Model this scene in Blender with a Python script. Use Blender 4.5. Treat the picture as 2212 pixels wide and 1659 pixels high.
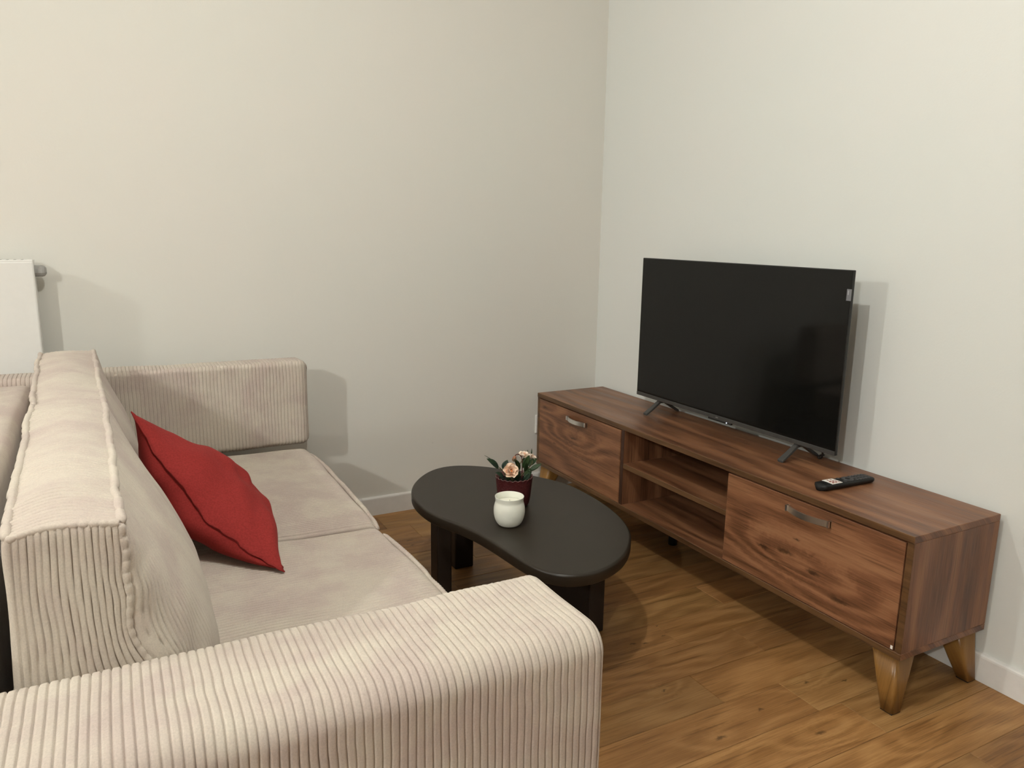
import bpy, bmesh, math, random
import numpy as np
from mathutils import Vector, Matrix

random.seed(7)
C = bpy.context.scene.collection
for o in list(bpy.data.objects):
    bpy.data.objects.remove(o)
S = bpy.context.scene
R = math.radians

# ------------------------------------------------------------ camera, light, exposure
cam_d = bpy.data.cameras.new('camera')
cam = bpy.data.objects.new('camera', cam_d)
C.objects.link(cam)
cam.location = (-2.0166, -2.9383, 1.1757)
cam.rotation_euler = (1.3728, -0.0149, -0.4876)
cam_d.sensor_fit = 'HORIZONTAL'
cam_d.sensor_width = 36.0
cam_d.lens = 1641.2 * 36.0 / 2212.0
cam_d.clip_start = 0.02
S.camera = cam

S.view_settings.view_transform = 'Standard'
S.view_settings.look = 'None'
S.view_settings.gamma = 1.0
S.view_settings.use_curve_mapping = False
S.view_settings.exposure = 0.0

w = bpy.data.worlds.new('room_world')
S.world = w
w.use_nodes = True
w.node_tree.nodes['Background'].inputs[0].default_value = (0.9, 0.85, 0.75, 1)
w.node_tree.nodes['Background'].inputs[1].default_value = 0.02


def lamp(name, loc, watts, radius, col):
    d = bpy.data.lights.new(name, 'POINT')
    d.energy = watts
    d.shadow_soft_size = radius
    d.color = col
    o = bpy.data.objects.new(name, d)
    C.objects.link(o)
    o.location = loc
    return o


WARM = (0.975, 0.99, 0.935)
lamp('ceiling_lamp_near', (-1.75, -1.97, 2.42), 52, 0.02, WARM)
lamp('ceiling_lamp_far', (-4.9, -1.04, 2.42), 100, 0.03, WARM)
lamp('ceiling_lamp_side', (-4.3, -4.0, 2.40), 165, 0.04, WARM)


# ------------------------------------------------------------ node helpers
class NT:
    def __init__(self, name):
        self.m = bpy.data.materials.new(name)
        self.m.use_nodes = True
        self.t = self.m.node_tree
        self.n = self.t.nodes
        self.p = self.n['Principled BSDF']

    def new(self, typ, **kw):
        n = self.n.new(typ)
        for k, v in kw.items():
            setattr(n, k, v)
        return n

    def put(self, sock, v):
        if isinstance(v, bpy.types.NodeSocket):
            self.t.links.new(v, sock)
        else:
            sock.default_value = v

    def M(self, op, a, b=0.0, c=0.0):
        n = self.new('ShaderNodeMath', operation=op)
        self.put(n.inputs[0], a)
        self.put(n.inputs[1], b)
        self.put(n.inputs[2], c)
        return n.outputs[0]

    def coord(self, kind='Object'):
        return self.new('ShaderNodeTexCoord').outputs[kind]

    def sep(self, v):
        n = self.new('ShaderNodeSeparateXYZ')
        self.put(n.inputs[0], v)
        return n.outputs

    def comb(self, x, y, z):
        n = self.new('ShaderNodeCombineXYZ')
        for i, q in enumerate((x, y, z)):
            self.put(n.inputs[i], q)
        return n.outputs[0]

    def noise(self, v, scale, detail=3, rough=0.55, dist=0.0):
        n = self.new('ShaderNodeTexNoise')
        if v is not None:
            self.put(n.inputs['Vector'], v)
        self.put(n.inputs['Scale'], scale)
        self.put(n.inputs['Detail'], detail)
        self.put(n.inputs['Roughness'], rough)
        self.put(n.inputs['Distortion'], dist)
        return n.outputs[0]

    def ramp(self, f, stops):
        n = self.new('ShaderNodeValToRGB')
        self.put(n.inputs[0], f)
        e = n.color_ramp.elements
        while len(e) < len(stops):
            e.new(0.5)
        for i, (p, col) in enumerate(stops):
            e[i].position = p
            e[i].color = (*col, 1) if len(col) == 3 else col
        return n.outputs[0]

    def mix(self, f, a, b, mode='MIX'):
        n = self.new('ShaderNodeMix', data_type='RGBA', blend_type=mode)
        self.put(n.inputs[0], f)
        self.put(n.inputs[6], a if isinstance(a, bpy.types.NodeSocket) else (*a[:3], 1))
        self.put(n.inputs[7], b if isinstance(b, bpy.types.NodeSocket) else (*b[:3], 1))
        return n.outputs[2]

    def rng(self, f, a, b, c=0.0, d=1.0, smooth=True):
        n = self.new('ShaderNodeMapRange')
        if smooth:
            n.interpolation_type = 'SMOOTHSTEP'
        self.put(n.inputs[0], f)
        for i, q in enumerate((a, b, c, d)):
            self.put(n.inputs[1 + i], q)
        return n.outputs[0]

    def bump(self, h, strength, dist):
        n = self.new('ShaderNodeBump')
        self.put(n.inputs['Height'], h)
        n.inputs['Strength'].default_value = strength
        n.inputs['Distance'].default_value = dist
        self.t.links.new(n.outputs[0], self.p.inputs['Normal'])

    def set(self, col=None, rough=None, metal=None, spec=None, **kw):
        if col is not None:
            self.put(self.p.inputs['Base Color'], col if isinstance(col, bpy.types.NodeSocket) else (*col[:3], 1))
        if rough is not None:
            self.put(self.p.inputs['Roughness'], rough)
        if metal is not None:
            self.put(self.p.inputs['Metallic'], metal)
        if spec is not None:
            self.put(self.p.inputs['Specular IOR Level'], spec)
        for k, v in kw.items():
            self.put(self.p.inputs[k.replace('_', ' ')], v)
        return self.m


def plain(name, col, rough=0.5, spec=0.5, metal=0.0, nscale=40, namt=0.08, bump=0.0):
    t = NT(name)
    n = t.noise(t.coord(), nscale, 4)
    k = t.rng(n, 0.3, 0.7, 1 - namt, 1 + namt)
    c = t.mix(1.0, col, t.comb(k, k, k), 'MULTIPLY')
    if bump:
        t.bump(n, bump, 0.001)
    return t.set(c, rough, metal, spec)


def wall_paint(name, col):
    t = NT(name)
    v = t.coord()
    big = t.noise(v, 1.3, 3)
    c = t.mix(t.rng(big, 0.35, 0.65), col, tuple(q * f for q, f in zip(col, (0.985, 1.0, 1.0))))
    fine = t.noise(v, 160, 3)
    t.bump(fine, 0.12, 0.002)
    # two faint scuffs on the paint
    for p, r in (((-2.141, 0, 1.522), 0.010), ((-0.829, 0, 0.28), 0.016)):
        d = t.new('ShaderNodeVectorMath', operation='DISTANCE')
        t.put(d.inputs[0], v)
        d.inputs[1].default_value = p
        jag = t.M('ADD', d.outputs['Value'], t.M('MULTIPLY', t.noise(v, 90, 2), 0.02))
        f = t.rng(jag, r * 0.6, r * 0.6 + 0.006, 0.22, 0.0)
        c = t.mix(f, c, (0.30, 0.27, 0.22))
    return t.set(c, 0.75, 0, 0.25)


def wood(name, axis, cols, off=0.0, ring=26.0, knots=True, rough=0.42, rnd=False, along=0.10, tone=0.22, kring=3.6, spots=None, world_spots=False, knot_scale=3.0, warp=5.0, spec=0.4):
    """Grain running along axis (0 x, 1 y, 2 z) in object space."""
    t = NT(name)
    s = t.sep(t.coord())
    oth = [i for i in range(3) if i != axis]
    ac = t.M('ADD', s[oth[0]], t.M('MULTIPLY', s[oth[1]], 1.0))
    al = t.M('ADD', s[axis], off)
    if rnd:
        r = t.new('ShaderNodeObjectInfo').outputs['Random']
        al = t.M('ADD', al, t.M('MULTIPLY', r, 37.0))
        ac = t.M('ADD', ac, t.M('MULTIPLY', r, 11.0))
    q = t.comb(ac, t.M('MULTIPLY', al, along * 2.2), off)
    low = t.noise(q, 5.0, 2)
    v = t.M('ADD', t.M('MULTIPLY', ac, ring), t.M('MULTIPLY', low, warp))
    dark = None
    if knots:
        vor = t.new('ShaderNodeTexVoronoi')
        jit = t.noise(q, 14, 2)
        kq = t.comb(t.M('ADD', ac, t.M('MULTIPLY', jit, 0.03)), t.M('MULTIPLY', al, 0.55), off)
        t.put(vor.inputs['Vector'], kq)
        vor.inputs['Scale'].default_value = knot_scale
        vor.inputs['Randomness'].default_value = 1.0
        d = vor.outputs['Distance']
        v = t.M('ADD', v, t.rng(d, 0.0, 0.30, kring, 0.0))
        dark = t.rng(d, 0.02, 0.085, 1.0, 0.0)
        has = t.M('GREATER_THAN', t.sep(vor.outputs['Color'])[0], 0.7)
        dark = t.M('MULTIPLY', dark, has)
    if spots:
        kst = 0.38
        if world_spots:
            ps = t.sep(t.new('ShaderNodeNewGeometry').outputs['Position'])
            sx, sy = ps[axis], ps[oth[0]]
        else:
            sx, sy = s[axis], t.M('ADD', s[oth[0]], s[oth[1]])
            kst = 0.26
        jit2 = t.M('MULTIPLY', t.M('SUBTRACT', t.noise(t.comb(sx, sy, off), 60, 3), 0.5), 0.022)
        tot = None
        for (kx, ky, kr, ka) in spots:
            dx = t.M('MULTIPLY', t.M('SUBTRACT', sx, kx), kst)
            dy = t.M('ADD', t.M('SUBTRACT', sy, ky), jit2)
            d2 = t.M('SQRT', t.M('ADD', t.M('MULTIPLY', dx, dx), t.M('MULTIPLY', dy, dy)))
            if ka:
                v = t.M('ADD', v, t.rng(d2, 0.0, kr * 7, ka, 0.0))
            f_ = t.rng(d2, kr * 0.15, kr * 0.8, 1.0, 0.0)
            tot = f_ if tot is None else t.M('MAXIMUM', tot, f_)
        dark = tot if dark is None else t.M('MAXIMUM', dark, tot)
    w_ = t.M('MULTIPLY_ADD', t.M('SINE', t.M('MULTIPLY', v, 6.28)), 0.5, 0.5)
    w_ = t.M('POWER', w_, 1.6)
    st = t.noise(t.comb(ac, t.M('MULTIPLY', al, 0.035), off), 260, 5, 0.72)
    st2 = t.noise(t.comb(ac, t.M('MULTIPLY', al, 0.06), off + 3), 34, 3, 0.6)
    f = t.M('ADD', t.M('MULTIPLY_ADD', w_, tone, 0.11 - tone / 2), t.M('ADD', t.M('MULTIPLY', st, 0.68), t.M('MULTIPLY', st2, 0.50)))
    f = t.M('ADD', f, t.M('MULTIPLY', low, 0.25))
    c = t.ramp(t.rng(f, 0.58, 1.06, 0.0, 1.0, False), [(0.0, cols[0]), (0.5, cols[1]), (1.0, cols[2])])
    pore = t.noise(t.comb(ac, t.M('MULTIPLY', al, 0.022), off + 7), 150, 3, 0.7)
    pore = t.M('MULTIPLY', t.rng(pore, 0.53, 0.68), t.rng(st2, 0.62, 0.40))
    c = t.mix(t.M('MULTIPLY', pore, 0.65), c, tuple(q * 0.45 for q in cols[0]))
    if rnd:
        k = t.M('MULTIPLY_ADD', t.M('FRACT', t.M('MULTIPLY', r, 7.31)), 0.42, 0.80)
        k2 = t.M('MULTIPLY_ADD', t.M('FRACT', t.M('MULTIPLY', r, 3.77)), 0.10, 0.95)
        c = t.mix(1.0, c, t.comb(k, t.M('MULTIPLY', k, k2), t.M('MULTIPLY', k, k2)), 'MULTIPLY')
    if dark is not None:
        c = t.mix(t.M('MULTIPLY', dark, 0.75), c, tuple(q * 0.28 for q in cols[0]))
    t.bump(t.M('MULTIPLY', st, 1.0), 0.10, 0.0006)
    return t.set(c, t.rng(st2, 0.3, 0.7, rough - 0.06, rough + 0.08), 0, spec)


def corduroy(name, a, b, seed=0.0):
    t = NT(name)
    v = t.coord()
    n1 = t.noise(v, 5.0, 4, 0.6, 0.6)
    n2 = t.noise(v, 21.0, 3, 0.6)
    f = t.rng(t.M('ADD', t.M('MULTIPLY', n1, 0.7), t.M('MULTIPLY', n2, 0.3)), 0.38, 0.62)
    c = t.mix(f, a, b)
    fine = t.noise(v, 420, 3, 0.7)
    k = t.rng(fine, 0.25, 0.75, 0.90, 1.07)
    c = t.mix(1.0, c, t.comb(k, k, k), 'MULTIPLY')
    t.bump(t.noise(v, 700, 2), 0.25, 0.0012)
    return t.set(c, 0.92, 0, 0.15, Sheen_Weight=0.10, Sheen_Roughness=0.5)


M = {}
M['wall_back'] = wall_paint('wall_paint_back', (0.70, 0.675, 0.62))
M['wall_right'] = wall_paint('wall_paint_right', (0.70, 0.70, 0.665))
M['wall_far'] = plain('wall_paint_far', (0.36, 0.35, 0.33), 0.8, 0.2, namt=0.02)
M['ceiling'] = plain('ceiling_paint', (0.74, 0.73, 0.71), 0.9, 0.2)
M['baseboard'] = plain('baseboard_paint', (0.74, 0.72, 0.69), 0.38, 0.45, namt=0.02)
OAK = ((0.16, 0.072, 0.021), (0.275, 0.138, 0.047), (0.37, 0.205, 0.080))
M['oak'] = wood('oak_plank', 0, OAK, rnd=True, ring=13, rough=0.45, knot_scale=3.4, warp=6.0, along=0.16, tone=0.15, kring=1.6, world_spots=True, spots=[
    (-0.638, -1.72, 0.007, 0), (-0.807, -1.757, 0.011, 1.5), (-0.578, -1.852, 0.011, 2.0), (-0.338, -1.728, 0.007, 0), (-0.439, -1.688, 0.007, 1.5),
    (-0.74, -1.322, 0.008, 1.0), (-0.705, -1.335, 0.007, 0), (-0.805, -1.545, 0.006, 1.5), (-0.61, -1.270, 0.004, 0), (-0.63, -1.323, 0.005, 0), (-1.058, -0.324, 0.010, 1.5), (-1.063, -0.37, 0.008, 1.0)])
M['subfloor'] = plain('subfloor', (0.05, 0.025, 0.01), 0.9)
WAL = ((0.080, 0.031, 0.0145), (0.192, 0.083, 0.039), (0.285, 0.136, 0.066))
M['wal_top'] = wood('walnut_top', 1, WAL, 1.7, ring=9, rough=0.36, knots=False, warp=4)
M['wal_door1'] = wood('walnut_door_left', 1, WAL, 4.1, ring=14, rough=0.36, warp=3.5, knots=False, spots=[(0.598, 0.167, 0.012, 2.6), (0.743, 0.110, 0.006, 0), (0.828, 0.249, 0.010, 1.5)])
M['wal_door2'] = wood('walnut_door_right', 1, WAL, 9.35, ring=12, rough=0.36, warp=4.5, knots=False, spots=[(-0.445, 0.100, 0.011, 0.8), (-0.526, 0.117, 0.014, 0.8), (-0.626, 0.095, 0.011, 0.7), (-0.717, 0.052, 0.015, 1.2), (-0.562, 0.166, 0.006, 0)])
M['wal_side'] = wood('walnut_side', 2, WAL, 2.3, ring=8, rough=0.40, knots=True, warp=3, knot_scale=2.6)
EDG = ((0.062, 0.029, 0.012), (0.105, 0.051, 0.020), (0.135, 0.068, 0.028))
M['wal_edge'] = wood('walnut_edge_band', 1, EDG, 0.4, knots=False, rough=0.4)
M['wal_dark'] = wood('walnut_divider', 2, ((0.018, 0.007, 0.004), (0.033, 0.013, 0.007), (0.048, 0.019, 0.010)), 0.9, knots=False)
LEG = ((0.17, 0.078, 0.018), (0.225, 0.110, 0.027), (0.27, 0.14, 0.038))
M['leg_wood'] = wood('leg_wood', 2, LEG, 0.2, knots=False, rough=0.33)
M['black_plastic'] = plain('black_plastic', (0.012, 0.012, 0.012), 0.4, 0.4)
M['chrome'] = plain('chrome', (0.82, 0.81, 0.78), 0.3, 0.5, 1.0, namt=0.02)
M['white_plastic'] = plain('white_plastic', (0.78, 0.76, 0.72), 0.4, 0.4, namt=0.01)
M['radiator'] = plain('radiator_enamel', (0.74, 0.73, 0.70), 0.35, 0.4, namt=0.01)
M['grey_plastic'] = plain('grey_plastic', (0.33, 0.32, 0.30), 0.5, 0.4)
M['table'] = plain('table_black_brown', (0.016, 0.0110, 0.0065), 0.42, 0.40, nscale=7, namt=0.12, bump=0.05)
M['table_leg'] = plain('table_leg_brown', (0.016, 0.010, 0.007), 0.5, 0.35)
M['fabric'] = corduroy('beige_corduroy', (0.470, 0.392, 0.346), (0.540, 0.480, 0.405))
M['fabric_dark'] = plain('sofa_base_fabric', (0.30, 0.24, 0.19), 0.95, 0.1)
M['red'] = plain('red_cotton', (0.27, 0.027, 0.024), 0.85, 0.15, nscale=260, namt=0.12, bump=0.15)
M['red_dark'] = plain('red_cotton_seam', (0.23, 0.022, 0.020), 0.85, 0.15, nscale=260, namt=0.12)


# ------------------------------------------------------------ object helpers
def thing(name, label, cat, loc, group=None):
    o = bpy.data.objects.new(name, None)
    o.empty_display_size = 0.05
    C.objects.link(o)
    o.location = loc
    o['label'] = label
    o['category'] = cat
    if group:
        o['group'] = group
    return o


def world_of(p):
    v = Vector((0, 0, 0))
    while p is not None:
        v += p.location
        p = p.parent
    return v


def link(name, me, mats, parent=None, smooth=False, label=None, loc=None):
    """One mesh object. Vertices are in world space; the origin goes to the parent's (or loc)."""
    if not isinstance(mats, (list, tuple)):
        mats = [mats]
    for m in mats:
        me.materials.append(m)
    if smooth:
        me.polygons.foreach_set('use_smooth', [True] * len(me.polygons))
    o = bpy.data.objects.new(name, me)
    C.objects.link(o)
    org = Vector((0, 0, 0))
    if parent is not None:
        o.parent = parent
        org = world_of(parent)
    if loc is not None:
        o.location = Vector(loc) - org
        org = Vector(loc)
    if org.length > 0:
        me.transform(Matrix.Translation(-org))
    me.update()
    if label:
        o['label'] = label
    return o


def from_bm(name, bm, mats, parent=None, smooth=False, label=None, loc=None):
    me = bpy.data.meshes.new(name)
    bmesh.ops.recalc_face_normals(bm, faces=bm.faces)
    bm.to_mesh(me)
    bm.free()
    return link(name, me, mats, parent, smooth, label, loc)


def from_arrays(name, V, F, mats, parent=None, smooth=True, label=None):
    me = bpy.data.meshes.new(name)
    V = np.asarray(V, np.float32)
    F = np.asarray(F, np.int32)
    n, k = F.shape
    me.vertices.add(len(V))
    me.vertices.foreach_set('co', V.ravel())
    me.loops.add(n * k)
    me.loops.foreach_set('vertex_index', F.ravel())
    me.polygons.add(n)
    me.polygons.foreach_set('loop_start', np.arange(0, n * k, k, dtype=np.int32))
    me.update(calc_edges=True)
    me.validate()
    return link(name, me, mats, parent, smooth, label)


def bm_box(bm, lo, hi, bev=0.0, seg=2):
    r = bmesh.ops.create_cube(bm, size=1.0)
    vs = r['verts']
    c = [(a + b) / 2 for a, b in zip(lo, hi)]
    d = [abs(b - a) for a, b in zip(lo, hi)]
    for v in vs:
        v.co = Vector([c[i] + v.co[i] * d[i] for i in range(3)])
    if bev > 0:
        es = list({e for v in vs for e in v.link_edges})
        bmesh.ops.bevel(bm, geom=es, offset=bev, segments=seg, profile=0.5, affect='EDGES')


def box(name, lo, hi, mats, parent=None, bev=0.0, seg=2, smooth=False, label=None, loc=None, facemat=None):
    bm = bmesh.new()
    bm_box(bm, lo, hi, bev, seg)
    if facemat:
        bm.normal_update()
        for f in bm.faces:
            f.material_index = facemat(f.normal)
    return from_bm(name, bm, mats, parent, smooth, label, loc)


def bm_tube(bm, pts, rad, seg=8, caps=True, closed=False):
    pts = [Vector(p) for p in pts]
    n = len(pts)
    rad = rad if isinstance(rad, (list, tuple)) else [rad] * n
    up = None
    rings = []
    for i, p in enumerate(pts):
        if closed:
            t = (pts[(i + 1) % n] - pts[i - 1]).normalized()
        else:
            t = (pts[min(i + 1, n - 1)] - pts[max(i - 1, 0)]).normalized()
        if up is None:
            up = t.orthogonal().normalized()
        up = (up - t * up.dot(t)).normalized()
        b = t.cross(up)
        rings.append([bm.verts.new(p + (up * math.cos(a) + b * math.sin(a)) * rad[i])
                      for a in [2 * math.pi * k / seg for k in range(seg)]])
    rg = range(n) if closed else range(n - 1)
    for i in rg:
        A, B = rings[i], rings[(i + 1) % n]
        for k in range(seg):
            bm.faces.new((A[k], A[(k + 1) % seg], B[(k + 1) % seg], B[k]))
    if caps and not closed:
        bm.faces.new(rings[0][::-1])
        bm.faces.new(rings[-1])


def tube(name, pts, rad, mat, parent=None, seg=8, closed=False, label=None):
    bm = bmesh.new()
    bm_tube(bm, pts, rad, seg, True, closed)
    return from_bm(name, bm, mat, parent, True, label)


def lathe(name, prof, center, mat, parent=None, seg=64, label=None, fn=None, cap=True):
    """prof: list of (r, z); fn(angle, r, z) -> (r, z)."""
    bm = bmesh.new()
    rings = []
    for r, z in prof:
        ring = []
        for k in range(seg):
            a = 2 * math.pi * k / seg
            rr, zz = (r, z) if fn is None else fn(a, r, z)
            ring.append(bm.verts.new((center[0] + rr * math.cos(a), center[1] + rr * math.sin(a), center[2] + zz)))
        rings.append(ring)
    for A, B in zip(rings, rings[1:]):
        for k in range(seg):
            bm.faces.new((A[k], A[(k + 1) % seg], B[(k + 1) % seg], B[k]))
    if cap:
        bm.faces.new(rings[0][::-1])
        bm.faces.new(rings[-1])
    return from_bm(name, bm, mat, parent, True, label)


def spline(pts, n, closed=True):
    """Catmull-Rom through 2-D or 3-D points, n samples per span."""
    P = np.array(pts, float)
    out = []
    m = len(P)
    for i in range(m if closed else m - 1):
        p0, p1, p2, p3 = (P[(i + k) % m] if closed else P[min(max(i + k, 0), m - 1)] for k in (-1, 0, 1, 2))
        for j in range(n):
            t = j / n
            out.append(0.5 * (2 * p1 + (p2 - p0) * t + (2 * p0 - 5 * p1 + 4 * p2 - p3) * t * t + (3 * p1 - p0 - 3 * p2 + p3) * t ** 3))
    if not closed:
        out.append(P[-1])
    return np.array(out)


def structure(o):
    o['kind'] = 'structure'
    return o


# ------------------------------------------------------------ value noise for cloth (numpy)
def vnoise(p, seed=0):
    p = np.asarray(p, float)
    i = np.floor(p).astype(np.int64)
    f = p - i
    f = f * f * (3 - 2 * f)

    def h(a, b, c):
        n = (a * 73856093) ^ (b * 19349663) ^ (c * 83492791) ^ (seed * 2654435761)
        n = (n ^ (n >> 13)) * 1274126177
        n = n & 0x7fffffff
        return n / float(0x7fffffff)
    r = 0
    for a in (0, 1):
        for b in (0, 1):
            for c in (0, 1):
                wgt = (f[..., 0] if a else 1 - f[..., 0]) * (f[..., 1] if b else 1 - f[..., 1]) * (f[..., 2] if c else 1 - f[..., 2])
                r = r + wgt * h(i[..., 0] + a, i[..., 1] + b, i[..., 2] + c)
    return r * 2 - 1


def fnoise(p, seed=0, oct=3):
    r, a = 0, 1.0
    for k in range(oct):
        r = r + a * vnoise(np.asarray(p) * (2 ** k), seed + k)
        a *= 0.5
    return r


def rib(c, pitch):
    f = (c / pitch) % 1.0
    return 1 - np.abs(2 * f - 1) ** 6


def cushion(name, parent, lo, hi, pitch, counts, warp, ribfn, r=0.03, label=None, mat='fabric'):
    """Rounded block with every rib of the corduroy as relief. counts: cells along x, y, z."""
    lo, hi = np.array(lo, float), np.array(hi, float)
    nx, ny, nz = counts
    idx = -np.ones((nx + 1, ny + 1, nz + 1), np.int64)
    I, J, K = np.meshgrid(np.arange(nx + 1), np.arange(ny + 1), np.arange(nz + 1), indexing='ij')
    s = (I == 0) | (I == nx) | (J == 0) | (J == ny) | (K == 0) | (K == nz)
    idx[s] = np.arange(s.sum())
    U = np.stack([I[s] / nx, J[s] / ny, K[s] / nz], 1)
    P = lo + U * (hi - lo)
    inner = np.clip(P, lo + r, hi - r)
    d = P - inner
    ln = np.linalg.norm(d, axis=1, keepdims=True)
    nrm = d / np.maximum(ln, 1e-9)
    P = inner + nrm * r
    F = []

    def quad(a, flip):
        q = np.stack([a[:-1, :-1], a[1:, :-1], a[1:, 1:], a[:-1, 1:]], -1).reshape(-1, 4)
        F.append(q[:, ::-1] if flip else q)
    quad(idx[0], True)
    quad(idx[nx], False)
    quad(idx[:, 0], False)
    quad(idx[:, ny], True)
    quad(idx[:, :, 0], True)
    quad(idx[:, :, nz], False)
    F = np.concatenate(F)
    W = warp(P, U, nrm)
    # vertex normals of the warped block
    a, b, c_ = W[F[:, 0]], W[F[:, 1]], W[F[:, 2]]
    fn = np.cross(b - a, W[F[:, 3]] - a) + np.cross(b - a, c_ - a)
    vn = np.zeros_like(W)
    for k in range(4):
        np.add.at(vn, F[:, k], fn)
    vn /= np.maximum(np.linalg.norm(vn, axis=1, keepdims=True), 1e-12)
    W = W + vn * ribfn(P, U, nrm, pitch)[:, None]
    return from_arrays(name, W, F, M[mat], parent, True, label)


# ============================================================ SETTING
XW, YW, ZC = -6.4, -5.4, 2.55
FX, FY = -3.3, -3.6      # extent of the planks that are built one by one
fl = box('floor', (XW, YW, -0.12), (0, 0, -0.012), M['subfloor'])
structure(fl)
rows = []
y1 = -0.0
pw = 0.1345
ys = [0.0]
y = -0.0420
while y > FY:
    ys.append(y)
    y -= pw
ys.append(FY)
fixed_ends = {}   # plank joints seen in the photograph, by row
random.seed(21)
seen = {(-1.58): -0.70, (-1.86): -0.431, (-2.08): -0.3235, (-0.23): -1.0015}
for a, b in zip(ys, ys[1:]):
    mid = (a + b) / 2
    start = None
    for ym, xe in seen.items():
        if b < ym < a:
            start = xe
    cuts = [0.0]
    if start is None:
        start = -random.uniform(0.25, 1.3)
    cuts.append(start)
    while cuts[-1] - 0.5 > FX:
        cuts.append(cuts[-1] - random.choice((0.62, 0.85, 1.05, 1.35)))
    cuts[-1] = min(cuts[-1], FX)
    cuts[-1] = FX
    for p, q in zip(cuts, cuts[1:]):
        if p - q < 0.02:
            continue
        g = 0.0005
        dz = random.uniform(-0.0003, 0.0003)
        box('plank', (q + g, b + g, -0.0119), (p - g, a - g, dz), M['oak'], fl, 0.0009, 1, loc=((p + q) / 2, mid, 0))
# planks beyond the camera's surroundings, wider rows
for k in range(12):
    a = FY - k * (FY - YW) / 12 * 1.0
    b = FY - (k + 1) * (FY - YW) / 12
    box('plank', (XW, b + 0.001, -0.0119), (0, a - 0.001, 0), M['oak'], fl, 0.0009, 1, loc=(XW / 2, (a + b) / 2, 0))
for k in range(24):
    a = -k * (-FY) / 24
    b = -(k + 1) * (-FY) / 24
    box('plank', (XW, b + 0.001, -0.0119), (FX - 0.001, a - 0.001, 0), M['oak'], fl, 0.0009, 1, loc=((XW + FX) / 2, (a + b) / 2, 0))

structure(box('wall_back', (XW - 0.1, 0, -0.12), (0.1, 0.1, ZC), M['wall_back']))
structure(box('wall_right', (0, YW - 0.1, -0.12), (0.1, 0, ZC), M['wall_right']))
structure(box('wall_left', (XW - 0.1, YW - 0.1, -0.12), (XW, 0, ZC), M['wall_far']))
structure(box('wall_front', (XW, YW - 0.1, -0.12), (0, YW, ZC), M['wall_far']))
structure(box('ceiling', (XW - 0.1, YW - 0.1, ZC), (0.1, 0.1, ZC + 0.1), M['ceiling']))


def baseboard(name, a, b, nrm):
    """Painted skirting with an eased top edge; a, b end points on the wall, nrm into the room."""
    prof = [(0, 0.0005), (0.014, 0.0005), (0.014, 0.070), (0.0132, 0.0745), (0.011, 0.0772), (0.008, 0.0785), (0, 0.079)]
    bm = bmesh.new()
    n = Vector(nrm)
    R_ = [[bm.verts.new(Vector(p) + n * d + Vector((0, 0, z))) for d, z in prof] for p in (a, b)]
    m = len(prof)
    for k in range(m):
        bm.faces.new((R_[0][k], R_[0][(k + 1) % m], R_[1][(k + 1) % m], R_[1][k]))
    bm.faces.new(R_[0])
    bm.faces.new(R_[1][::-1])
    return structure(from_bm(name, bm, M['baseboard']))


# the skirting on the back wall is in two lengths with a hairline joint
bb = baseboard('baseboard_back', (-1.1495, 0, 0), (-0.0145, 0, 0), (0, -1, 0))
bb2 = baseboard('baseboard_back_left', (XW, 0, 0), (-1.1505, 0, 0), (0, -1, 0))
baseboard('baseboard_right', (0, -0.0, 0), (0, YW, 0), (-1, 0, 0))

# ============================================================ TV STAND
Y0, Y1, XF, XB = -0.0935, -1.8935, -0.3666, -0.020
ZB, ZT, T = 0.1535, 0.4792, 0.018
ts = thing('tv_stand', 'long low walnut television stand with two chrome-handled doors and splayed legs', 'tv stand', (-0.19, -0.99, 0))


def edged(n):
    return 1 if n.x < -0.6 else 0


BV = 0.0012
box('top_panel', (XF - 0.0015, Y1, ZT - T), (XB, Y0, ZT), [M['wal_top'], M['wal_edge']], ts, BV, 1, facemat=edged)
box('bottom_panel', (XF - 0.0015, Y1, ZB), (XB, Y0, ZB + T), [M['wal_top'], M['wal_edge']], ts, BV, 1, facemat=edged)
for ya, yb in ((Y0, Y0 - T), (Y1 + T, Y1)):
    box('side_panel', (XF, yb, ZB + T), (XB, ya, ZT - T), [M['wal_side'], M['wal_edge']], ts, BV, 1, facemat=edged)
box('divider', (XF + 0.001, -0.7355, ZB + T), (XB, -0.7175, ZT - T), [M['wal_side'], M['wal_dark']], ts, BV, 1, facemat=edged)
box('divider', (XF + 0.022, -1.293, ZB + T), (XB, -1.275, ZT - T), [M['wal_side'], M['wal_edge']], ts, BV, 1, facemat=edged)
box('shelf', (XF + 0.001, -1.275, 0.3150), (XB - 0.004, -0.7355, 0.3335), [M['wal_top'], M['wal_edge']], ts, BV, 1, facemat=edged)
box('back_panel', (XB - 0.004, Y1 + T, ZB + T), (XB - 0.0005, Y0 - T, ZT - T), M['wal_top'], ts)


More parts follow.
